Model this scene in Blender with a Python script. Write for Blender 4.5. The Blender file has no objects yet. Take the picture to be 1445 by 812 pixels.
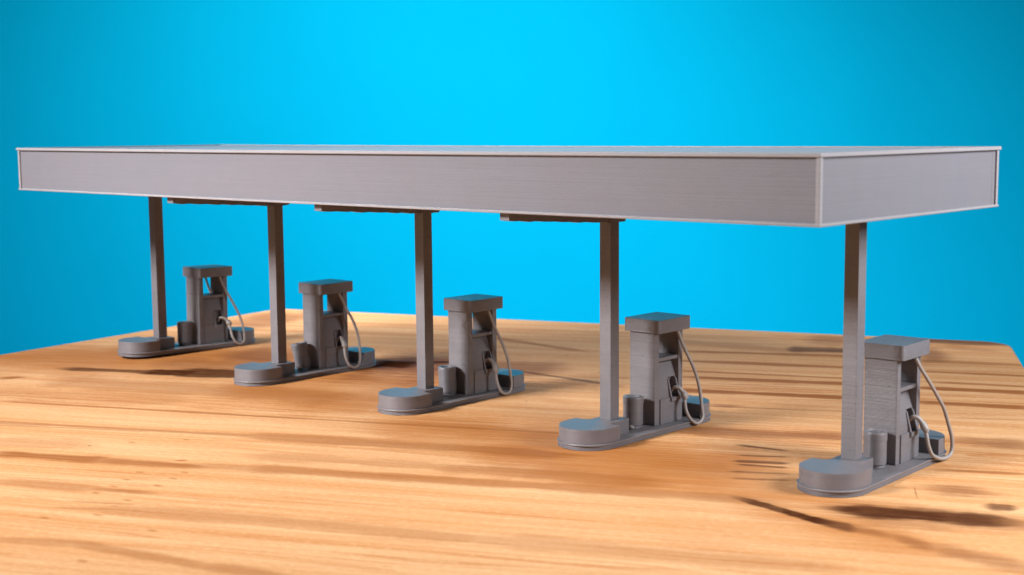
import bpy, bmesh, math, random
from mathutils import Vector, Matrix
random.seed(7)
PI = math.pi
scn = bpy.context.scene
COL = scn.collection
scn.unit_settings.system = 'METRIC'
scn.unit_settings.scale_length = 0.08        # one unit is one column spacing of the model, about 8 cm

# ------------------------------------------------------------------ node helpers
def new_mat(name):
    m = bpy.data.materials.new(name); m.use_nodes = True
    nt = m.node_tree; nt.nodes.clear()
    out = nt.nodes.new('ShaderNodeOutputMaterial')
    b = nt.nodes.new('ShaderNodeBsdfPrincipled')
    nt.links.new(b.outputs[0], out.inputs[0])
    return m, nt, b
class NT:
    def __init__(s, nt): s.nt = nt
    def n(s, t, **kw):
        o = s.nt.nodes.new(t)
        for k, v in kw.items(): setattr(o, k, v)
        return o
    def put(s, sock, v):
        if isinstance(v, (int, float)): sock.default_value = v
        elif isinstance(v, (tuple, list)): sock.default_value = v
        else: s.nt.links.new(v, sock)
    def math(s, op, a, b=0.0, c=None, clamp=False):
        o = s.n('ShaderNodeMath', operation=op, use_clamp=clamp)
        s.put(o.inputs[0], a); s.put(o.inputs[1], b)
        if c is not None: s.put(o.inputs[2], c)
        return o.outputs[0]
    def noise(s, vec, scale, detail=2.0, rough=.5, dist=0.0, w=None):
        o = s.n('ShaderNodeTexNoise'); o.inputs['Scale'].default_value = scale
        o.inputs['Detail'].default_value = detail; o.inputs['Roughness'].default_value = rough
        o.inputs['Distortion'].default_value = dist
        s.nt.links.new(vec, o.inputs['Vector']); return o.outputs['Fac']
    def maprange(s, v, a, b, c, d, smooth=False):
        o = s.n('ShaderNodeMapRange'); o.interpolation_type = 'SMOOTHSTEP' if smooth else 'LINEAR'
        s.put(o.inputs['Value'], v)
        for k, x in zip(('From Min', 'From Max', 'To Min', 'To Max'), (a, b, c, d)): s.put(o.inputs[k], x)
        return o.outputs['Result']
    def mix(s, f, a, b, mode='MIX'):
        o = s.n('ShaderNodeMix', data_type='RGBA', blend_type=mode)
        s.put(o.inputs['Factor'], f); s.put(o.inputs['A'], a); s.put(o.inputs['B'], b)
        # RGBA sockets
        return o
def mixc(h, f, a, b, mode='MIX'):
    o = h.n('ShaderNodeMix', data_type='RGBA', blend_type=mode)
    ins = [i for i in o.inputs if i.type == 'RGBA']
    h.put(o.inputs[0], f); h.put(ins[0], a); h.put(ins[1], b)
    return [q for q in o.outputs if q.type == 'RGBA'][0]
def ramp(h, v, stops):
    o = h.n('ShaderNodeValToRGB'); el = o.color_ramp.elements
    while len(el) < len(stops): el.new(.5)
    for e, (p, c) in zip(el, stops): e.position = p; e.color = (*c, 1)
    h.nt.links.new(v, o.inputs[0]); return o.outputs[0]

# ------------------------------------------------------------------ printed plastic
def plastic(name, base, rough=.42, layer=240.0, depth=.42, mottle=.18, seam=None, spec=.5, lines=.22):
    m, nt, b = new_mat(name); h = NT(nt)
    tc = h.n('ShaderNodeTexCoord'); geo = h.n('ShaderNodeNewGeometry')
    oi = h.n('ShaderNodeObjectInfo')
    sep = h.n('ShaderNodeSeparateXYZ'); nt.links.new(tc.outputs['Object'], sep.inputs[0])
    x, y, z = sep.outputs
    nsep = h.n('ShaderNodeSeparateXYZ'); nt.links.new(geo.outputs['True Normal'], nsep.inputs[0])
    up = h.maprange(h.math('ABSOLUTE', nsep.outputs[2]), .8, .95, 0, 1)
    jit = h.noise(tc.outputs['Object'], 9, 2)
    zz = h.math('MULTIPLY_ADD', jit, .006, z)
    lay = h.math('SINE', h.math('MULTIPLY', zz, layer * 2 * PI))
    # layers are not all laid alike: random strength along z
    comb = h.n('ShaderNodeCombineXYZ')
    nt.links.new(h.math('MULTIPLY', x, 1.3), comb.inputs[0]); nt.links.new(h.math('MULTIPLY', y, 1.3), comb.inputs[1])
    nt.links.new(h.math('MULTIPLY', z, 120.0), comb.inputs[2])
    lvar = h.noise(comb.outputs[0], 1.0, 3, .6)
    diag = h.math('SINE', h.math('MULTIPLY', h.math('ADD', x, h.math('MULTIPLY', y, .9)), layer * .8 * 2 * PI))
    side_h = h.math('ADD', h.math('MULTIPLY', lay, lines), h.math('MULTIPLY', lvar, 1.1))
    mixh = h.n('ShaderNodeMix', data_type='FLOAT'); h.put(mixh.inputs[0], up)
    h.put(mixh.inputs[2], side_h); h.put(mixh.inputs[3], h.math('MULTIPLY', diag, .55))
    grain = h.noise(tc.outputs['Object'], 220, 2)
    blot = h.noise(tc.outputs['Object'], 14, 4, .6)
    hh = h.math('ADD', mixh.outputs[0], h.math('MULTIPLY', grain, .5))
    hh = h.math('ADD', hh, h.math('MULTIPLY', blot, .9))
    bump = h.n('ShaderNodeBump'); bump.inputs['Strength'].default_value = depth
    bump.inputs['Distance'].default_value = .0022
    nt.links.new(hh, bump.inputs['Height']); nt.links.new(bump.outputs[0], b.inputs['Normal'])
    f = h.math('ADD', h.math('MULTIPLY', lvar, .5), h.math('MULTIPLY', blot, .5))
    lo = tuple(c * (1 - mottle) for c in base); hi = tuple(min(1, c * (1 + mottle)) for c in base)
    c = ramp(h, f, [(.3, lo), (.7, hi)])
    # faint warm and cool patches of the filament
    warm = h.noise(tc.outputs['Object'], 4.0, 2)
    c = mixc(h, h.maprange(warm, .4, .7, 0, .5), c, (base[0] * 1.06, base[1] * .97, base[2] * .95, 1))
    if seam is not None:                     # a broken dark layer-shift line round the print
        off = h.n('ShaderNodeVectorMath', operation='ADD'); nt.links.new(tc.outputs['Object'], off.inputs[0])
        cr = h.n('ShaderNodeCombineXYZ'); nt.links.new(h.math('MULTIPLY', oi.outputs['Random'], 40.0), cr.inputs[0]); nt.links.new(cr.outputs[0], off.inputs[1])
        sn = h.noise(off.outputs[0], 30, 3)
        band = h.math('LESS_THAN', h.math('ABSOLUTE', h.math('SUBTRACT', z, seam)), .0022)
        fac = h.math('MULTIPLY', band, h.maprange(sn, .56, .64, 0, .85))
        c = mixc(h, fac, c, (.06, .052, .05, 1))
    nt.links.new(c, b.inputs['Base Color'])
    rg = h.maprange(grain, .2, .8, rough - .06, rough + .1)
    # top skins are ironed smooth by the nozzle and mirror the backdrop at a low angle
    upz = h.maprange(nsep.outputs[2], .8, .95, 0, 1)
    nt.links.new(h.math('MULTIPLY', rg, h.math('MULTIPLY_ADD', upz, -.20, 1.0)), b.inputs['Roughness'])
    b.inputs['Specular IOR Level'].default_value = spec
    return m

GREY = (.146, .138, .150)
M_PLA = plastic('grey_print_plastic', GREY)
M_PANEL = plastic('grey_print_plastic_with_layer_seam', GREY, seam=.262)
M_FASCIA = plastic('pale_grey_print_plastic', (.158, .153, .172), rough=.4, layer=110, depth=.2, mottle=.045, lines=.05)
M_LIT_RIM = plastic('lit_edge_print_plastic', (.27, .258, .272), rough=.38, layer=110, depth=.25, mottle=.07, lines=.05)  # same grey print, paler: overhead light on the rim bevels put into the colour
M_LIT_LIP = plastic('grey_print_plastic_lit_lip', (.175, .166, .178), depth=.42)  # slab lips lightened as well, edge light painted into the base colour
M_HOSE = plastic('grey_hose_plastic', (.29, .262, .248), rough=.4, depth=.25, mottle=.06)

# ------------------------------------------------------------------ mesh helpers
def link(name, bm, mat, parent=None, smooth=True):
    me = bpy.data.meshes.new(name)
    bmesh.ops.recalc_face_normals(bm, faces=bm.faces[:])
    bm.to_mesh(me); bm.free()
    me.materials.append(mat)
    if smooth:
        me.polygons.foreach_set('use_smooth', [True] * len(me.polygons))
        me.set_sharp_from_angle(angle=math.radians(38))
    o = bpy.data.objects.new(name, me); COL.objects.link(o)
    if smooth: o.modifiers.new('weighted_normal', 'WEIGHTED_NORMAL').keep_sharp = True
    if parent: o.parent = parent
    return o
def bevel(bm, edges, w, seg=2):
    bmesh.ops.bevel(bm, geom=edges, offset=w, segments=seg, profile=.5, affect='EDGES', clamp_overlap=True)
def add_box(bm, x0, x1, y0, y1, z0, z1, bw=0.0, seg=2):
    t = bmesh.new()
    bmesh.ops.create_cube(t, size=1)
    for v in t.verts:
        v.co = Vector(((x0 + x1) / 2 + v.co.x * (x1 - x0), (y0 + y1) / 2 + v.co.y * (y1 - y0), (z0 + z1) / 2 + v.co.z * (z1 - z0)))
    if bw: bevel(t, t.edges[:], bw, seg)
    merge(bm, t)
def merge(bm, t):
    me = bpy.data.meshes.new('tmp'); t.to_mesh(me); t.free(); bm.from_mesh(me); bpy.data.meshes.remove(me)
def add_prism(bm, outline, z0, z1, bw=0.0, seg=2, top_only=False, axis='z'):
    """outline (a,b) swept along an axis; axis 'z': (x,y); axis 'y': (x,z) swept from y=z0 to y=z1"""
    t = bmesh.new()
    def P(a, b, c): return (a, b, c) if axis == 'z' else (a, c, b)
    lo = [t.verts.new(P(a, b, z0)) for a, b in outline]; hi = [t.verts.new(P(a, b, z1)) for a, b in outline]
    n = len(outline)
    fl = t.faces.new(lo[::-1]); fh = t.faces.new(hi)
    for i in range(n): t.faces.new((lo[i], lo[(i + 1) % n], hi[(i + 1) % n], hi[i]))
    bmesh.ops.recalc_face_normals(t, faces=t.faces[:])
    if bw:
        ed = set(fh.edges) if top_only else set(fh.edges) | set(fl.edges)
        bevel(t, list(ed), bw, seg)
    merge(bm, t)
def stadium(y0, y1, hw, n=20):
    pts = []
    for i in range(n + 1):
        a = PI + PI * i / n; pts.append((hw * math.cos(a), y0 + hw + hw * math.sin(a)))
    for i in range(n + 1):
        a = PI * i / n; pts.append((hw * math.cos(a), y1 - hw + hw * math.sin(a)))
    return pts
def round_rect(x0, x1, y0, y1, r, n=5):
    pts = []
    for cx, cy, a0 in ((x1 - r, y1 - r, 0), (x0 + r, y1 - r, 90), (x0 + r, y0 + r, 180), (x1 - r, y0 + r, 270)):
        for i in range(n + 1):
            a = math.radians(a0 + 90 * i / n); pts.append((cx + r * math.cos(a), cy + r * math.sin(a)))
    return pts
def catmull(pts, sub=6):
    P = [Vector(p) for p in pts]; out = []
    for i in range(len(P) - 1):
        p0 = P[max(i - 1, 0)]; p1 = P[i]; p2 = P[i + 1]; p3 = P[min(i + 2, len(P) - 1)]
        for k in range(sub):
            t = k / sub
            out.append(.5 * ((2 * p1) + (p2 - p0) * t + (2 * p0 - 5 * p1 + 4 * p2 - p3) * t * t + (3 * p1 - p0 - 3 * p2 + p3) * t ** 3))
    out.append(P[-1]); return out
def add_tube(bm, pts, rad, seg=10):
    """rad: number or list, one per point"""
    n = len(pts); R = rad if isinstance(rad, (list, tuple)) else [rad] * n
    rings = []; up = Vector((0, 0, 1)); prev = None
    for i, p in enumerate(pts):
        d = (pts[min(i + 1, n - 1)] - pts[max(i - 1, 0)]).normalized()
        a = prev - d * prev.dot(d) if prev is not None else d.orthogonal()
        a.normalize(); prev = a; b = d.cross(a)
        rings.append([bm.verts.new(p + (a * math.cos(2 * PI * k / seg) + b * math.sin(2 * PI * k / seg)) * R[i]) for k in range(seg)])
    for i in range(n - 1):
        for k in range(seg):
            bm.faces.new((rings[i][k], rings[i][(k + 1) % seg], rings[i + 1][(k + 1) % seg], rings[i + 1][k]))
    bm.faces.new(rings[0][::-1]); bm.faces.new(rings[-1])
def add_lathe(bm, prof, c, seg=28):
    rings = []
    for r, z in prof:
        if r < 1e-6: rings.append([bm.verts.new((c[0], c[1], z))])
        else: rings.append([bm.verts.new((c[0] + r * math.cos(2 * PI * k / seg), c[1] + r * math.sin(2 * PI * k / seg), z)) for k in range(seg)])
    for a, b in zip(rings, rings[1:]):
        for k in range(seg):
            k2 = (k + 1) % seg
            if len(a) == 1: bm.faces.new((a[0], b[k], b[k2]))
            elif len(b) == 1: bm.faces.new((a[k], a[k2], b[0]))
            else: bm.faces.new((a[k], a[k2], b[k2], b[k]))
def empty(name, M, label, cat, group=None):
    o = bpy.data.objects.new(name, None); COL.objects.link(o)
    o.empty_display_size = .1; o.matrix_world = M
    o['label'] = label; o['category'] = cat
    if group: o['group'] = group
    return o
def copy_thing(root, M, label, skip=()):
    r = root.copy(); COL.objects.link(r); r.matrix_world = M; r['label'] = label
    for ch in list(root.children):
        if ch.name.split('.')[0] in skip: continue
        c = ch.copy(); COL.objects.link(c); c.parent = r
        for g in ch.children:
            d = g.copy(); COL.objects.link(d); d.parent = c
    return r
STREAKS=[('L',-1.677,-0.376,-0.459,-0.387,0.0127,0.70),
('L',-0.459,-0.387,0.642,-0.392,0.0120,0.60),
('L',-1.507,-0.738,-0.301,-0.715,0.0221,0.60),
('L',-1.473,-0.783,-0.872,-0.748,0.0110,0.50),
('L',-0.358,-0.717,0.727,-0.722,0.0417,0.65),
('L',-1.165,-1.198,-0.768,-1.194,0.0365,0.95),
('L',-0.768,-1.194,-0.388,-1.189,0.0268,0.85),
('L',-0.510,-1.128,-0.474,-1.124,0.0091,0.80),
('L',-0.405,-1.173,-0.087,-1.162,0.0310,0.45),
('L',-0.142,-1.156,0.836,-1.141,0.0387,0.65),
('L',0.836,-1.141,1.438,-1.149,0.0369,0.60),
('L',-0.218,-1.000,0.452,-0.984,0.0467,0.40),
('L',0.455,-0.994,1.086,-1.022,0.0580,0.60),
('L',-0.920,-1.529,-0.576,-1.532,0.0386,0.50),
('L',-0.576,-1.532,-0.376,-1.533,0.0190,0.65),
('L',-0.532,-1.675,-0.365,-1.665,0.0106,0.50),
('L',-0.542,-1.752,-0.372,-1.732,0.0137,0.55),
('L',-0.377,-1.725,0.173,-1.705,0.0439,0.40),
('L',0.133,-1.716,0.746,-1.735,0.0388,0.45),
('L',0.746,-1.735,1.013,-1.752,0.0435,0.35),
('L',-0.512,-2.078,-0.277,-2.057,0.0258,0.45),
('L',-0.277,-2.057,0.138,-2.139,0.0274,0.55),
('L',0.138,-2.139,0.394,-2.166,0.0233,0.55),
('L',0.907,-1.727,1.671,-1.747,0.0483,0.35),
('L',-1.301,-1.015,-0.965,-1.024,0.0596,0.35),
('L',-1.891,-0.220,-1.110,-0.189,0.0971,0.30),
('L',-1.736,0.078,-0.469,0.049,0.1195,0.45),
('L',-2.123,0.093,-2.037,0.133,0.0397,0.90),
('L',-0.236,1.774,0.264,1.500,0.0346,0.70),
('R',-1.949,2.279,-1.610,2.260,0.1740,0.70),
('R',-1.713,2.533,-1.434,2.332,0.1048,0.40),
('D',-2.572,1.977,-2.534,2.114,0.0422,0.60),
('R',-1.971,2.021,-1.657,1.972,0.1220,0.60),
('B',-2.639,0.907,-2.017,0.935,0.1238,0.50),
('B',-2.522,0.631,-1.701,0.717,0.2474,1.00),
('B',-2.064,0.877,-0.992,0.887,0.2571,1.00),
('B',-2.177,0.496,-1.168,0.555,0.1248,0.70),
('R',-1.571,0.663,-1.146,0.621,0.1095,0.45),
('R',-1.385,0.970,-1.080,0.909,0.1391,0.70),
('K',-1.928,0.392,-1.389,0.414,0.0343,0.80),
('K',-1.557,0.412,-1.286,0.429,0.0512,1.00),
('K',-1.370,0.447,-1.036,0.442,0.0766,0.90),
('R',-0.596,0.855,-0.142,0.883,0.2631,1.00),
('R',-0.334,0.918,0.267,0.922,0.1692,0.80),
('K',-0.570,0.893,-0.384,0.886,0.0853,1.00),
('K',-0.335,0.970,-0.227,0.986,0.0386,0.90),
('R',-0.146,1.005,0.240,0.895,0.1228,0.60),
('D',0.190,0.825,0.642,0.605,0.0173,0.80),
('R',0.628,1.925,1.279,1.740,0.0586,0.35),
('D',1.347,1.779,1.609,1.795,0.0681,0.90),
('L',0.862,1.584,1.600,1.623,0.0327,0.75),
('L',0.890,1.295,1.615,1.294,0.0299,0.80),
('L',0.922,1.022,1.629,1.006,0.0183,0.70),
('L',0.995,0.870,1.636,0.865,0.0305,0.95),
('L',0.965,0.557,1.651,0.546,0.0315,1.00),
('L',1.162,0.237,1.664,0.261,0.0106,0.50),
('R',1.132,0.245,1.251,0.252,0.0285,0.70),
('R',1.136,-0.230,1.686,-0.201,0.0536,0.80),
('D',1.346,-0.427,1.494,-0.467,0.0109,0.80),
('D',1.364,-0.576,1.502,-0.562,0.0103,0.70),
('D',1.364,-0.660,1.510,-0.653,0.0125,0.85),
('D',1.379,-0.707,1.515,-0.712,0.0097,0.80),
('D',1.372,-0.808,1.523,-0.798,0.0094,0.60),
('D',1.384,-0.900,1.530,-0.880,0.0090,0.60),
('L',1.968,1.554,2.448,1.547,0.0309,0.60),
('L',1.966,1.274,2.426,1.254,0.0237,0.75),
('L',2.040,0.999,2.406,0.985,0.0217,0.75),
('L',1.964,0.850,2.395,0.842,0.0332,1.00),
('L',1.962,0.525,2.370,0.508,0.0335,1.00),
('L',2.079,0.240,2.352,0.268,0.0102,0.40),
('R',2.069,-0.163,2.319,-0.180,0.0637,0.70),
('L',2.037,-0.615,2.287,-0.607,0.0146,0.80),
('R',1.995,-0.868,2.151,-0.889,0.0566,0.70),
('D',2.146,-1.038,2.216,-1.032,0.0362,0.95),
('R',1.934,-0.884,1.942,-0.968,0.0258,0.60),
('K',1.712,-1.174,1.894,-1.197,0.0308,0.95),
('K',1.763,-1.185,2.051,-1.194,0.0572,0.95),
('K',1.934,-1.194,2.176,-1.198,0.0564,0.90),
('R',1.733,-1.185,2.223,-1.215,0.0755,0.60),
('B',1.315,-1.044,1.750,-1.117,0.0576,0.70),
('B',1.464,-1.191,1.952,-1.486,0.0931,0.70),
('R',2.147,-1.213,2.259,-1.234,0.0514,0.60),
('R',1.816,-1.277,2.029,-1.294,0.0509,0.45),
('K',1.438,-1.149,1.595,-1.259,0.0272,0.90),
('K',1.540,-1.223,1.690,-1.328,0.0336,1.00),
('D',1.648,-1.299,1.761,-1.368,0.0324,0.90),
('R',1.739,-1.349,1.879,-1.418,0.0279,0.60),
('R',1.879,-1.418,1.992,-1.501,0.0333,0.65),
('R',1.992,-1.501,2.211,-1.616,0.0406,0.60),
('B',1.508,-1.106,1.954,-1.143,0.0398,0.55),
('B',0.519,-0.715,1.363,-0.711,0.1505,1.00),
('B',0.027,-0.406,0.713,-0.459,0.1275,0.90),
('B',0.707,-0.838,1.394,-0.970,0.1193,0.90),
('B',0.410,0.266,0.562,0.148,0.0437,0.30),
('B',-0.822,0.522,-0.018,0.409,0.1656,0.90),
('B',-0.915,0.138,-0.185,0.024,0.1611,0.80),
('R',1.410,2.134,1.613,2.107,0.1241,0.60),
('D',2.025,2.241,2.412,2.221,0.0746,0.90),
('R',1.969,1.791,2.076,1.728,0.1433,0.70),
('L',2.109,2.030,2.310,1.939,0.0582,0.30),
('B',1.105,-0.610,1.356,-0.652,0.0510,0.50)]
DOTS=[(-0.545, -1.229), (-0.543, -1.308), (-0.534, -1.402), (-0.524, -1.491), (-0.535, -1.574), (-0.396, -1.271), (-0.389, -1.355), (-0.392, -1.448), (-0.392, -1.622), (-0.39, -1.696), (-0.387, -1.791), (-0.523, -1.857), (-0.145, -1.891), (-0.179, -2.186), (-0.806, -0.926), (-0.637, -0.836)]
P_TOP, P_LEFT, P_RIGHT, P_BACK, W_STR, P_FRONT = 650, 2, 250, 1560, .10, 245
# ------------------------------------------------------------------ the five islands: where each one stands
ISL = [(-1.979, .046, -.022), (-.941, -.014, .012), (.020, -.020, .003), (.969, -.014, -.013), (1.932, .002, .020)]
ZTOP = .0209                       # top of the island slab
def island_matrix(i):
    x, y, a = ISL[i]
    M = Matrix.Translation((x, y, .0006)) @ Matrix.Rotation(a, 4, 'Z')
    if i == 0:                     # the far island is not quite down on the board: its near end is lifted
        M = Matrix.Translation((x, y, .0006)) @ Matrix.Rotation(a, 4, 'Z') @ Matrix.Translation((0, .5, 0)) @ Matrix.Rotation(-.019, 4, 'X') @ Matrix.Translation((0, -.5, 0))
    return M
IM = [island_matrix(i) for i in range(5)]

# pump island: slab with a lip, and a raised block at each end
def make_island(M, label):
    r = empty('pump_island', M, label, 'pump island', 'pump islands under the canopy')
    bm = bmesh.new()
    add_prism(bm, stadium(-.2305, .5610, .1100), 0, .0030, .001)
    add_prism(bm, stadium(-.2270, .5575, .1065), .0025, .0162, .001)
    link('base_slab', bm, M_PLA, r)
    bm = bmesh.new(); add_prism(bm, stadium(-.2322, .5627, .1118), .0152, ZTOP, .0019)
    link('base_lip', bm, M_LIT_LIP, r)
    hw, yc = .1045, -.226 + .1045
    pts = [(hw * math.cos(PI + PI * k / 22), yc + hw * math.sin(PI + PI * k / 22)) for k in range(23)]
    # straight to the cut, a short hollow, then the narrow neck that carries the column
    pts += [(hw, -.074), (.1036, -.0685), (.098, -.0655), (.062, -.063), (.0535, -.059), (.0505, -.050), (.0505, .050)]
    pts += [(-.0505, .050), (-.0505, -.050), (-.0535, -.059), (-.062, -.063), (-.098, -.0655), (-.1036, -.0685), (-hw, -.074)]
    bm = bmesh.new(); add_prism(bm, pts, ZTOP - .0008, .0735, .0026, 2, True)
    # vertical seam where the nozzle started each layer
    add_box(bm, -.0600, -.0565, -.2088, -.2055, ZTOP, .0715, .0012, 1)
    link('end_block', bm, M_PLA, r)
    yf = .5565 - .1045
    pts = [(hw * math.cos(PI * k / 22), yf + hw * math.sin(PI * k / 22)) for k in range(23)] + [(-hw, .424), (hw, .424)]
    bm = bmesh.new(); add_prism(bm, pts, ZTOP - .0008, .0735, .0026, 2, True)
    link('end_block', bm, M_PLA, r)
    return r
LAB_I = ['grey pump island farthest left, its near end lifted off the board over a dark gap',
         'grey pump island beside the small black wood streak, with a leaning bin on it',
         'middle of the five grey pump islands on the board',
         'grey pump island second from the right, a pale plastic blob by its bin',
         'grey pump island nearest the camera at far right, above the dark curved wood knot']
isl0 = make_island(IM[0], LAB_I[0])
islands = [isl0] + [copy_thing(isl0, IM[i], LAB_I[i]) for i in range(1, 5)]

# ------------------------------------------------------------------ fuel pumps
PY = .283                         # pump centre along the island
PM = [m @ Matrix.Translation((0, PY, ZTOP)) for m in IM]
def loc(p): return (p[0], p[1] - PY, p[2] - ZTOP)
def pump_box(bm, x0, x1, y0, y1, z0, z1, bw=0., seg=2): add_box(bm, x0, x1, y0 - PY, y1 - PY, z0 - ZTOP, z1 - ZTOP, bw, seg)
def pump_prism_y(bm, pr, y0, y1, bw=0.): add_prism(bm, [(a, b - ZTOP) for a, b in pr], y0 - PY, y1 - PY, bw, 1, False, 'y')
HOSES = [
 [(.068, .318, .366), (.072, .337, .318), (.082, .363, .266), (.091, .389, .215), (.1, .413, .163), (.107, .428, .112), (.113, .433, .061), (.117, .431, .030), (.119, .415, .015), (.119, .396, .013), (.117, .378, .023), (.112, .361, .052), (.104, .356, .086), (.097, .354, .119)],
 [(.074, .305, .366), (.084, .317, .335), (.094, .333, .291), (.104, .358, .242), (.111, .377, .189), (.116, .385, .141), (.12, .387, .086), (.121, .385, .047), (.121, .374, .024), (.120, .349, .016), (.118, .325, .027), (.114, .308, .056), (.108, .304, .088), (.100, .309, .118)],
 [(.073, .304, .366), (.081, .316, .327), (.091, .325, .292), (.101, .343, .248), (.106, .364, .203), (.111, .381, .154), (.115, .391, .098), (.119, .394, .045), (.120, .383, .018), (.120, .361, .010), (.119, .335, .018), (.114, .319, .045), (.106, .315, .076), (.101, .317, .110)],
 [(.068, .325, .366), (.076, .342, .321), (.085, .361, .278), (.095, .387, .226), (.102, .407, .173), (.108, .418, .118), (.114, .421, .060), (.118, .421, .030), (.119, .402, .013), (.119, .373, .012), (.114, .343, .034), (.105, .331, .064), (.099, .331, .092), (.095, .334, .112)],
 [(.076, .289, .367), (.086, .311, .33), (.097, .349, .284), (.108, .397, .226), (.116, .433, .179), (.121, .461, .123), (.125, .481, .076), (.125, .486, .034), (.124, .466, .013), (.122, .407, .014), (.118, .347, .037), (.113, .326, .068), (.107, .323, .101), (.101, .325, .122)],
]
NOZ = [(.320, .150, .349), (.312, .156, .312), (.306, .156, .317), (.316, .150, .333), (.312, .163, .325)]   # spout y, top z, grip y
def hose_mesh(i, s):
    bm = bmesh.new()
    pts = [Vector((p[0] * s, p[1] - PY, p[2] - ZTOP)) for p in catmull(HOSES[i], 6)]
    add_tube(bm, pts, .0064, 12); return bm
def nozzle_mesh(i, s):
    ys, zt, yg = NOZ[i]; e = HOSES[i][-1]
    bm = bmesh.new()
    path = [(.040, ys, zt - .022), (.052, ys, zt - .006), (.064, ys + .001, zt + .002), (.076, (ys + yg) / 2, zt - .001), (.086, yg - .001, zt - .014), (.093, yg, zt - .026), (e[0], e[1], e[2] + .004), (e[0] + .002, e[1], e[2] - .008)]
    rad = [.0062, .0068, .0072, .0078, .0088, .0122, .0125, .0070]
    pp = catmull([(p[0] * s, p[1] - PY, p[2] - ZTOP) for p in path], 5)
    rr = []
    for k in range(len(pp)):
        f = k / 5; a = min(int(f), len(rad) - 1); b = min(a + 1, len(rad) - 1); rr.append(rad[a] + (rad[b] - rad[a]) * (f - int(f)))
    add_tube(bm, pp, rr, 12)
    # trigger guard: a small loop beside the grip
    g = [(.083, yg + .004, zt - .012), (.092, yg + .013, zt - .018), (.098, yg + .015, zt - .032), (e[0] + .002, yg + .007, zt - .045)]
    add_tube(bm, catmull([(p[0] * s, p[1] - PY, p[2] - ZTOP) for p in g], 4), .0036, 8)
    return bm
def make_pump(M, label):
    r = empty('fuel_pump', M, label, 'fuel pump', 'fuel pumps on the islands')
    for y0, y1 in ((.1950, .2222), (.3440, .3708)):
        bm = bmesh.new(); pump_box(bm, -.059, .059, y0, y1, ZTOP - .0006, .3697, .004, 2)
        link('side_panel', bm, M_PANEL, r)
    bm = bmesh.new()
    add_prism(bm, round_rect(-.082, .082, .1862 - PY, .3932 - PY, .014), .3693 - ZTOP, .4192 - ZTOP, .0022, 2)
    link('top_cap', bm, M_PLA, r)
    bm = bmesh.new(); pump_box(bm, -.0545, .0545, .2216, .3446, .2585, .2725, .0025, 2)
    link('shelf', bm, M_PLA, r)
    # cabinet between the panels: low box, sloping face above it, a deep slot for the nozzle
    def both(pr): return pr + [(-a, b) for a, b in pr[::-1]]
    full = both([(.0560, ZTOP), (.0560, .1225), (.0515, .156), (.0440, .193), (.0330, .228), (.0215, .2592)])
    cut = both([(.0560, ZTOP), (.0560, .1120), (.0240, .1120), (.0240, .172), (.0310, .186), (.0445, .191), (.0330, .228), (.0215, .2592)])
    bm = bmesh.new()
    pump_prism_y(bm, full, .2218, .2960); pump_prism_y(bm, cut, .2960, .3360); pump_prism_y(bm, full, .3360, .3444)
    bmesh.ops.remove_doubles(bm, verts=bm.verts[:], dist=1e-6)
    link('cabinet', bm, M_PLA, r)
    for s in (1, -1):
        bm = bmesh.new()
        x0, x1 = sorted((.0555 * s, .0612 * s))
        pump_box(bm, x0, x1, .2290, .3520, ZTOP - .0004, .1170, .0022, 2)
        link('lower_panel', bm, M_PLA, r)
        bm = bmesh.new()
        for y0, y1 in ((.2880, .2965), (.3365, .3450)):
            pr = [(.050 * s, .116), (.0665 * s, .116), (.0640 * s, .128), (.0500 * s, .1830), (.0400 * s, .190)]
            pump_prism_y(bm, pr, y0, y1, .0014)
        pump_prism_y(bm, [(.056 * s, .1000), (.0690 * s, .1020), (.0690 * s, .1165), (.056 * s, .1165)], .2900, .3460, .0016)
        link('nozzle_holster', bm, M_PLA, r)
    return r
def finish_pump(r, i):
    for s in (1, -1):
        h = link('hose', hose_mesh(i, s), M_HOSE, r)
        n = link('nozzle', nozzle_mesh(i, s), M_HOSE, r)
LAB_P = ['grey fuel pump farthest left, on the island lifted off the board',
         'grey fuel pump beside the leaning bin',
         'middle grey fuel pump with a stray curl of filament on its near panel',
         'grey fuel pump second from the right, beside the upright bin with a pale blob',
         'grey fuel pump half hidden by the nearest column, its hose loop the widest']
pump0 = make_pump(PM[0], LAB_P[0])
pumps = [pump0] + [copy_thing(pump0, PM[i], LAB_P[i]) for i in range(1, 5)]
for i, p in enumerate(pumps): finish_pump(p, i)
bm = bmesh.new()          # the loose thread of plastic on the middle pump
add_tube(bm, catmull([loc(p) for p in ((.057, .193, .352), (.040, .189, .330), (.030, .190, .312), (.042, .189, .295), (.060, .193, .283), (.066, .203, .268), (.0665, .212, .245), (.060, .226, .226), (.056, .238, .205))], 6), .0011, 6)
link('filament_strand', bm, M_HOSE, pumps[2])

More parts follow.
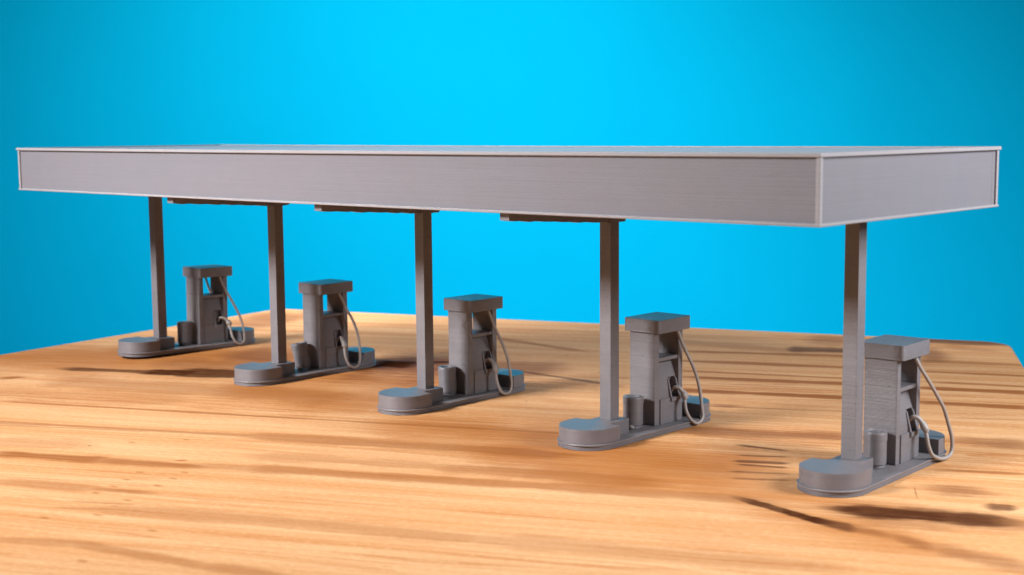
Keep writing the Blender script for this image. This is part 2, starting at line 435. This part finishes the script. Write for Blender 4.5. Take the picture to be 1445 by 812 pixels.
# ------------------------------------------------------------------ waste bins
BIN = [((.000, .143), .0, .0, .0), ((-.008, .150), .10, -.15, .0), ((-.020, .150), .02, -.02, .0), ((.008, .128), .0, .02, .0), ((.012, .140), .0, .0, .0)]
def bin_matrix(i):
    (x, y), tx, ty, tz = BIN[i]
    dz = .0056 if i == 1 else .0005
    return IM[i] @ Matrix.Translation((x, y, ZTOP + dz)) @ Matrix.Rotation(tx, 4, 'X') @ Matrix.Rotation(ty, 4, 'Y')
LAB_B = ['grey bin on the lifted far left island, between column and pump',
         'leaning grey bin with a dark open mouth, tilted towards its column',
         'short ridged grey bin on the middle island in front of its pump',
         'upright grey bin with an open mouth and a pale plastic blob at its foot',
         'grey bin half hidden behind the nearest column at far right']
def make_bin(i):
    r = empty('waste_bin', bin_matrix(i), LAB_B[i], 'bin', 'bins beside the fuel pumps')
    bm = bmesh.new()
    add_lathe(bm, [(0, 0), (.0315, 0), (.0335, .0022), (.0325, .010), (.0365, .0125), (.0372, .030), (.0368, .088), (.0384, .092), (.0384, .114), (.0368, .1180), (.0270, .1180), (.0250, .116), (.0245, .050), (0, .050)], (0, 0), 30)
    link('bin_body', bm, M_PLA, r)
    return r
bin0 = make_bin(0)
bins = [bin0] + [copy_thing(bin0, bin_matrix(i), LAB_B[i]) for i in range(1, 5)]
for i, (x, y) in ((3, (.020, -.034)), (1, (.014, -.033))):
    bm = bmesh.new()
    bmesh.ops.create_icosphere(bm, subdivisions=3, radius=1)
    for v in bm.verts: v.co = Vector((x + v.co.x * .0115, y + v.co.y * .0095, .0085 + v.co.z * .0075 + .0012 * math.sin(9 * v.co.x)))
    o = link('plastic_blob', bm, M_HOSE, bins[i]); o['label'] = 'pale rounded plastic blob'

# ------------------------------------------------------------------ canopy on its five columns
XL, XR, YF, YB, ZB, ZT = -2.148, 2.145, -.601, .587, .854, 1.0545
can = empty('canopy', Matrix.Identity(4), 'long pale grey flat canopy with raised rims standing on five square columns', 'canopy')
t_ = .012                         # how far the rims stand proud of the side panels
x0, x1, y0, y1 = XL + t_, XR - t_, YF + t_, YB - t_
def bend(o):                      # the print has warped: ends lift a little
    for v in o.data.vertices: v.co.z += .0026 * (v.co.x / 2.15) ** 2 - .0016
def slab(name, X0, X1, Y0, Y1, Z0, Z1, mat, bw=.0015, cuts=0):
    bm = bmesh.new(); add_box(bm, X0, X1, Y0, Y1, Z0, Z1, bw, 2)
    if cuts:
        for k in range(1, cuts):
            if X1 - X0 > Y1 - Y0: bmesh.ops.bisect_plane(bm, geom=bm.verts[:] + bm.edges[:] + bm.faces[:], plane_co=(X0 + (X1 - X0) * k / cuts, 0, 0), plane_no=(1, 0, 0))
    o = link(name, bm, mat, can); bend(o); return o
W_ = .03
slab('fascia_panel', x0, x1, y0, y0 + W_, ZB + .002, ZT - .003, M_FASCIA, .0008, 24)
slab('fascia_panel', x0, x1, y1 - W_, y1, ZB + .002, ZT - .003, M_FASCIA, .0008, 24)
slab('fascia_panel', x1 - W_, x1 - .0005, y0 + W_ + .0004, y1 - W_ - .0004, ZB + .002, ZT - .003, M_FASCIA, .0)
slab('fascia_panel', x0 + .0005, x0 + W_, y0 + W_ + .0004, y1 - W_ - .0004, ZB + .002, ZT - .003, M_FASCIA, .0)
def ring(name, z0, z1, px, inner, bw):
    """a rim all round: outline px proud of the panels"""
    bm = bmesh.new()
    X0, X1, Y0, Y1 = x0 - px, x1 + px, y0 - px, y1 + px
    N = 24; out = []; inn = []
    def loop(a0, a1, b0, b1):
        p = [(a0 + (a1 - a0) * k / N, b0) for k in range(N)] + [(a1, b0 + (b1 - b0) * k / 8) for k in range(8)]
        p += [(a1 + (a0 - a1) * k / N, b1) for k in range(N)] + [(a0, b1 + (b0 - b1) * k / 8) for k in range(8)]
        return p
    O = loop(X0, X1, Y0, Y1); I = loop(X0 + inner, X1 - inner, Y0 + inner, Y1 - inner); S = loop(X0 + bw, X1 - bw, Y0 + bw, Y1 - bw)
    n = len(O)
    levels = [(I, z0), (S, z0), (O, z0 + bw), (O, z1 - bw), (S, z1), (I, z1)]
    R = [[bm.verts.new((a, b, z)) for a, b in L] for L, z in levels]
    for q in range(len(R)):
        A, B = R[q], R[(q + 1) % len(R)]
        for k in range(n): bm.faces.new((A[k], A[(k + 1) % n], B[(k + 1) % n], B[k]))
    o = link(name, bm, M_LIT_RIM, can); bend(o); return o
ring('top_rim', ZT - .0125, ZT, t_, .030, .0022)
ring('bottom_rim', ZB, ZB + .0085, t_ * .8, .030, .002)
for cx, cy in ((x0, y0), (x1, y0), (x1, y1), (x0, y1)):
    bm = bmesh.new(); r_ = .0072
    add_prism(bm, round_rect(cx - r_, cx + r_, cy - r_, cy + r_, .0025, 3), ZB + .008, ZT - .012)
    o = link('corner_strip', bm, M_LIT_RIM, can); bend(o)
slab('roof_panel', x0 + .02, x1 - .02, y0 + .02, y1 - .02, ZT - .030, ZT - .0045, M_LIT_RIM, .0, 24)
slab('soffit', x0 + W_ + .001, x1 - W_ - .001, y0 + W_ + .001, y1 - W_ - .001, ZB + .0035, ZB + .012, M_PLA, .0, 24)
rnd = random.Random(3)
for i in range(5):
    x, y, a = ISL[i]
    R = Matrix.Translation((x, y, 0)) @ Matrix.Rotation(a * .8, 4, 'Z')
    c = .0253
    bm = bmesh.new(); add_box(bm, -c, c, -c, c, .0732, ZB + .0030, .0028, 2)
    o = link('column', bm, M_PLA, can); o.matrix_local = R
    # arm under the soffit: thin at its tips, deeper at the column, its underside sagging between layers
    bm = bmesh.new(); w = .0205; N = 44; rows = []
    for k in range(N + 1):
        yy = -.568 + 1.136 * k / N - y * .0
        f = abs(yy) / .568
        zb_ = .826 * f + .7885 * (1 - f) + (.0022 * math.sin(k * 1.9 + i) + rnd.uniform(-.001, .001)) * (.4 + .6 * math.sin(k * .37 + i) ** 2)
        if k == 0: zb_ = .8275
        if yy > .06: zb_ = max(zb_, .8475)        # shallower behind the column
        if i in (0, 4): zb_ = .8515     # these two sit flush, hidden by the rim
        rows.append([bm.verts.new((sx * w, yy, z)) for sx, z in ((-1, zb_), (1, zb_), (1, ZB + .0033), (-1, ZB + .0033))])
    for A, B in zip(rows, rows[1:]):
        for q in range(4): bm.faces.new((A[q], A[(q + 1) % 4], B[(q + 1) % 4], B[q]))
    bm.faces.new(rows[0]); bm.faces.new(rows[-1][::-1])
    o = link('support_arm', bm, M_PLA, can); o.matrix_local = Matrix.Translation((x, 0, 0)) @ Matrix.Rotation(a * .5, 4, 'Z')
# ------------------------------------------------------------------ wooden board
GA = math.radians(25.8)           # direction of the grain
def streak_group():
    g = bpy.data.node_groups.new('grain_streak', 'ShaderNodeTree')
    I = g.interface
    for n in ('U', 'V', 'u0', 'inv', 'v0', 'slope', 'hw', 'soft', 'e', 'strength', 'ragged', 'swell'):
        I.new_socket(n, in_out='INPUT', socket_type='NodeSocketFloat')
    I.new_socket('prev', in_out='INPUT', socket_type='NodeSocketFloat')
    I.new_socket('Mask', in_out='OUTPUT', socket_type='NodeSocketFloat')
    I.new_socket('U', in_out='OUTPUT', socket_type='NodeSocketFloat')
    h = NT(g); gi = h.n('NodeGroupInput'); go = h.n('NodeGroupOutput'); o = gi.outputs
    du = h.math('SUBTRACT', o['U'], o['u0'])
    vc = h.math('MULTIPLY_ADD', du, o['slope'], o['v0'])
    d = h.math('ABSOLUTE', h.math('SUBTRACT', o['V'], vc))
    d = h.math('MULTIPLY_ADD', o['ragged'], h.math('MULTIPLY_ADD', o['hw'], .9, .004), d)
    t = h.math('MULTIPLY', du, o['inv'])
    tt = h.math('ABSOLUTE', h.math('SUBTRACT', t, .5))            # 0 in the middle, .5 at the ends
    end = h.maprange(tt, h.math('SUBTRACT', .5, o['e']), h.math('ADD', .5, o['e']), 1, 0, True)
    hw = h.math('MULTIPLY', h.math('MULTIPLY', o['hw'], o['swell']), h.math('MULTIPLY_ADD', end, .7, .3))
    m = h.maprange(d, h.math('MULTIPLY', hw, h.math('SUBTRACT', 1, o['soft'])), h.math('MULTIPLY', hw, h.math('ADD', 1, o['soft'])), 1, 0, True)
    r = h.math('MULTIPLY', h.math('MULTIPLY', m, end), o['strength'])
    r = h.math('MAXIMUM', r, o['prev'])
    g.links.new(r, go.inputs[0]); g.links.new(h.math('MULTIPLY_ADD', r, 1e-7, o['U']), go.inputs[1]); return g
def wood_material():
    m, nt, b = new_mat('pine_board'); h = NT(nt)
    tc = h.n('ShaderNodeTexCoord'); mp = h.n('ShaderNodeMapping', vector_type='POINT')
    mp.inputs['Rotation'].default_value = (0, 0, -GA)
    nt.links.new(tc.outputs['Object'], mp.inputs['Vector'])
    sep = h.n('ShaderNodeSeparateXYZ'); nt.links.new(mp.outputs[0], sep.inputs[0]); U, V, Z = sep.outputs
    def uvvec(a, bb, c=0.0):
        cb = h.n('ShaderNodeCombineXYZ'); h.put(cb.inputs[0], h.math('MULTIPLY', U, a)); h.put(cb.inputs[1], h.math('MULTIPLY', V, bb)); cb.inputs[2].default_value = c
        return cb.outputs[0]
    # slow wander of the growth rings
    wob = h.math('SUBTRACT', h.noise(uvvec(.6, 1.8), 1.0, 3, .5), .5)
    wob2 = h.math('SUBTRACT', h.noise(uvvec(9, 40), 1.0, 3, .6), .5)
    Vw = h.math('ADD', V, h.math('ADD', h.math('MULTIPLY', wob, .018), h.math('MULTIPLY', wob2, .012)))
    cbw = h.n('ShaderNodeCombineXYZ'); h.put(cbw.inputs[0], h.math('MULTIPLY', U, .05)); h.put(cbw.inputs[1], h.math('ADD', V, h.math('MULTIPLY', wob, .08)))
    broad = h.noise(cbw.outputs[0], 2.6, 2, .5)
    rings = h.noise(cbw.outputs[0], 11.0, 4, .62)
    fibre = h.noise(uvvec(.35, 120), 1.0, 5, .62)
    fine = h.noise(uvvec(6, 300), 1.0, 3, .65)
    # thin latewood lines: a one-sided edge, sharp on one flank
    saw = h.math('FRACT', h.math('MULTIPLY_ADD', h.noise(cbw.outputs[0], 5.0, 3, .6), 9.0, h.math('MULTIPLY', V, 2.2)))
    late = h.math('MULTIPLY', h.maprange(saw, .62, .96, 0, 1, True), h.maprange(saw, .97, 1.0, 1, 0))
    late = h.math('MULTIPLY', late, h.maprange(h.noise(uvvec(.15, 2.2, 5.0), 1.0, 2), .42, .62, .05, .8))
    pale = (.655, .378, .185); mid = (.55, .255, .092); tan = (.42, .155, .04)
    c = ramp(h, rings, [(.30, mid), (.50, tuple((a + q) / 2 for a, q in zip(pale, mid))), (.62, pale)])
    c = mixc(h, h.maprange(broad, .50, .72, 0, .55, True), c, (*mid, 1))
    c = mixc(h, h.maprange(rings, .40, .30, 0, .45, True), c, (*tan, 1))
    c = mixc(h, late, c, (.46, .175, .05, 1))
    c = mixc(h, h.maprange(fibre, .50, .74, 0, .34), c, (.42, .175, .055, 1))
    c = mixc(h, h.maprange(fibre, .48, .34, 0, .25), c, (.76, .49, .29, 1))
    c = mixc(h, h.maprange(fine, .56, .76, 0, .34), c, (.28, .12, .045, 1))
    sand = h.noise(uvvec(38, 95, 2.0), 1.0, 3, .75)
    c = mixc(h, h.maprange(sand, .54, .72, 0, .42), c, (.36, .16, .06, 1))
    c = mixc(h, h.maprange(sand, .46, .30, 0, .38), c, (.80, .55, .35, 1))
    grp = streak_group(); acc = {}
    ragged = h.math('MULTIPLY', h.math('SUBTRACT', h.noise(uvvec(2.2, 60, 9.0), 1.0, 4, .65), .5), 2.6)
    ragged_s = h.math('MULTIPLY', ragged, .3)
    swell = h.maprange(h.noise(uvvec(3.5, 3.5, 4.0), 1.0, 3), .25, .75, .55, 1.5)
    Uc = U                         # each streak hands U on to the next, so the shader works through them one by one
    for ty, u0, v0, u1, v1, hw, st in sorted(STREAKS):
        if u1 < u0: u0, v0, u1, v1 = u1, v1, u0, v0
        q = h.n('ShaderNodeGroup'); q.node_tree = grp
        nt.links.new(Uc, q.inputs['U']); nt.links.new(Vw, q.inputs['V']); nt.links.new(ragged if ty in 'RB' else ragged_s, q.inputs['ragged']); nt.links.new(swell, q.inputs['swell'])
        if ty in acc: nt.links.new(acc[ty], q.inputs['prev'])
        L = u1 - u0; sl = (v1 - v0) / L; x_ = min(.10, .12 * L)          # let neighbours run into each other
        u0, v0, L = u0 - x_, v0 - x_ * sl, L + 2 * x_
        soft = {'L': .5, 'B': .95, 'R': .65, 'D': .4, 'K': .25}[ty]
        e = min(.45, {'L': .20, 'B': .34, 'R': .24, 'D': .07, 'K': .16}[ty] / max(L, .05) * (.5 if L > .3 else .35))
        for k, val in (('u0', u0), ('inv', 1 / L), ('v0', v0), ('slope', sl), ('hw', max(hw, .0035) * (1.15 if ty != 'B' else 1.3)), ('soft', soft), ('e', e), ('strength', st)):
            q.inputs[k].default_value = val
        acc[ty] = q.outputs[0]; Uc = q.outputs[1]
    for u, v in DOTS:
        q = h.n('ShaderNodeGroup'); q.node_tree = grp
        nt.links.new(Uc, q.inputs['U']); nt.links.new(Vw, q.inputs['V']); nt.links.new(acc['L'], q.inputs['prev'])
        for k, val in (('u0', u - .016), ('inv', 1 / .032), ('v0', v + .004), ('slope', -.25), ('hw', .0075), ('soft', .8), ('e', .3), ('strength', .6), ('swell', 1.0)): q.inputs[k].default_value = val
        acc['L'] = q.outputs[0]; Uc = q.outputs[1]
    brk = h.maprange(h.noise(uvvec(3, 60), 1.0, 4, .7), .25, .62, .55, 1.0)
    kbrk = h.maprange(h.noise(uvvec(9, 70, 3.0), 1.0, 4, .7), .30, .50, .70, 1.0)
    c = mixc(h, h.math('MULTIPLY', acc['B'], brk), c, (.40, .142, .032, 1))
    c = mixc(h, h.math('MULTIPLY', acc['L'], h.math('MULTIPLY_ADD', brk, .6, .4)), c, (.27, .085, .016, 1))
    c = mixc(h, h.math('MULTIPLY', acc['R'], brk), c, (.165, .046, .012, 1))
    c = mixc(h, h.math('MULTIPLY', acc['D'], brk), c, (.095, .030, .010, 1))
    c = mixc(h, h.math('MULTIPLY', acc['K'], kbrk), c, (.058, .018, .008, 1))
    # specks and pinholes
    vor = h.n('ShaderNodeTexVoronoi'); vor.inputs['Scale'].default_value = 1.0
    nt.links.new(uvvec(5.0, 7.0), vor.inputs['Vector'])
    speck = h.math('LESS_THAN', vor.outputs['Distance'], .035)
    pick = h.math('GREATER_THAN', h.noise(uvvec(3, 3, 7.7), 1.0, 1), .56)
    c = mixc(h, h.math('MULTIPLY', h.math('MULTIPLY', speck, pick), .8), c, (.12, .06, .03, 1))
    nt.links.new(c, b.inputs['Base Color'])
    hgt = h.math('ADD', h.math('MULTIPLY', fibre, -.5), h.math('MULTIPLY', fine, -.45))
    hgt = h.math('ADD', hgt, h.math('MULTIPLY', h.noise(tc.outputs['Object'], 160, 2), .45))
    hgt = h.math('ADD', hgt, h.math('MULTIPLY', rings, 1.2))
    bp = h.n('ShaderNodeBump'); bp.inputs['Strength'].default_value = .5; bp.inputs['Distance'].default_value = .0045
    nt.links.new(hgt, bp.inputs['Height']); nt.links.new(bp.outputs[0], b.inputs['Normal'])
    nt.links.new(h.maprange(fibre, .3, .7, .52, .68), b.inputs['Roughness'])
    nt.links.new(h.math('MULTIPLY_ADD', acc['K'], -.06, .06, clamp=True), b.inputs['Specular IOR Level'])
    return m
M_WOOD = wood_material()
def fillet(pts, radii, n=8):
    out = []; N = len(pts)
    for i, (p, r) in enumerate(zip(pts, radii)):
        P = Vector(p); A = (Vector(pts[i - 1]) - P).normalized(); B = (Vector(pts[(i + 1) % N]) - P).normalized()
        if r == 0: out.append(tuple(P)); continue
        ang = A.angle(B) / 2; d = r / math.tan(ang); s = P + A * d; e = P + B * d; c = P + (A + B).normalized() * (r / math.sin(ang))
        a0 = math.atan2(s.y - c.y, s.x - c.x); a1 = math.atan2(e.y - c.y, e.x - c.x); da = (a1 - a0 + PI) % (2 * PI) - PI
        for k in range(n + 1): out.append((c.x + r * math.cos(a0 + da * k / n), c.y + r * math.sin(a0 + da * k / n)))
    return out
board_outline = fillet([(-2.20, -3.1), (-2.6, -.53), (-2.93, 1.555), (1.185, 3.10), (3.6, -1.6), (1.6, -4.6)], [.2, 3.0, .07, .17, .2, .2])
bm = bmesh.new(); add_prism(bm, board_outline, -.26, 0.0, .022, 4)
board = link('wooden_board', bm, M_WOOD); board['kind'] = 'structure'
board['label'] = 'smooth varnished pine board with brown grain and dark knots'

# ------------------------------------------------------------------ blue backdrop
m, nt, b = new_mat('blue_paper'); h = NT(nt)
tc = h.n('ShaderNodeTexCoord')
nz = h.noise(tc.outputs['Object'], 1.2, 2)
c = ramp(h, nz, [(.3, (.001, .45, .735)), (.7, (.001, .465, .755))])
nt.links.new(c, b.inputs['Base Color']); b.inputs['Roughness'].default_value = 1; b.inputs['Specular IOR Level'].default_value = 0
CAM = Vector((3.9966, -3.894, 1.1259)); FW = Vector((-.6692, .7431, 0)); RT = Vector((.7431, .6692, 0))
def at(depth, right, z): p = CAM + FW * depth + RT * right; return Vector((p.x, p.y, z))
bm = bmesh.new()
prof = [(7.6 + 0, -3.2)] + [(13.2 - 2.0 * math.cos(math.radians(a)) if 0 else 11.2 + 2.0 * math.sin(math.radians(a)), -1.2 - 2.0 * math.cos(math.radians(a))) for a in range(0, 91, 9)] + [(13.2, 9.0)]
rows = [[bm.verts.new(at(d, s, z)) for s in (-14, -7, 0, 7, 14)] for d, z in prof]
rows_b = [[bm.verts.new(at(d + .05, s, z - .05)) for s in (-14, -7, 0, 7, 14)] for d, z in prof]
for R in (rows, rows_b):
    for A, B in zip(R, R[1:]):
        for k in range(4): bm.faces.new((A[k], A[k + 1], B[k + 1], B[k]))
bd = link('backdrop', bm, m); bd['kind'] = 'structure'; bd['label'] = 'plain bright blue paper backdrop'

# ------------------------------------------------------------------ light
def area(name, loc, target, sx, sy, power, col):
    l = bpy.data.lights.new(name, 'AREA'); l.shape = 'RECTANGLE'; l.size = sx; l.size_y = sy; l.energy = power; l.color = col
    o = bpy.data.objects.new(name, l); COL.objects.link(o); o.location = loc
    o.rotation_euler = (Vector(target) - Vector(loc)).to_track_quat('-Z', 'Y').to_euler(); return o
def spot(name, loc, target, angle, radius, power, col, blend=1.0):
    l = bpy.data.lights.new(name, 'SPOT'); l.spot_size = math.radians(angle); l.spot_blend = blend; l.shadow_soft_size = radius; l.energy = power; l.color = col
    o = bpy.data.objects.new(name, l); COL.objects.link(o); o.location = loc
    o.rotation_euler = (Vector(target) - Vector(loc)).to_track_quat('-Z', 'Y').to_euler(); return o
spot('overhead_lamp', (.3, -.6, 5.0), (.5, .2, 0), 76, 2.2, P_TOP, (1, .98, .985))
area('softbox_left', (-.7, -3.3, 1.0), (-.6, 0, .8), 1.0, 1.0, P_LEFT, (1, .985, 1)).data.spread = math.radians(110)
area('softbox_front', (-2.8, -8.0, 5.3), (-.5, .5, .1), 2.8, 2.0, P_FRONT, (1, .985, .985)).data.spread = math.radians(58)
area('softbox_right', (4.7, .9, 2.2), (1.4, .1, .4), 1.5, 1.5, P_RIGHT, (.95, .97, 1))
spot('added_backdrop_lamp', at(7.6, -.75, 3.4), at(13.2, -.75, -.7), 128, .3, P_BACK, (1, 1, 1))  # unseen lamp, added so the blue falls off towards the frame edges
w = bpy.data.worlds.new('World'); scn.world = w; w.use_nodes = True
bg = w.node_tree.nodes['Background']; bg.inputs[0].default_value = (.97, .98, 1, 1); bg.inputs[1].default_value = W_STR

# ------------------------------------------------------------------ camera
cd = bpy.data.cameras.new('camera'); cam = bpy.data.objects.new('camera', cd); COL.objects.link(cam)
cam.location = CAM; cam.rotation_euler = (1.4556, .0081, .7331)
cd.sensor_fit = 'HORIZONTAL'; cd.sensor_width = 36; cd.lens = 48.2; cd.clip_start = .05; cd.clip_end = 200
cd.dof.use_dof = True; cd.dof.focus_distance = 5.25; cd.dof.aperture_fstop = 2.3
scn.camera = cam
vs = scn.view_settings; vs.view_transform = 'Standard'; vs.look = 'None'; vs.exposure = 0; vs.gamma = 1; vs.use_curve_mapping = False
scn.cycles.use_denoising = True
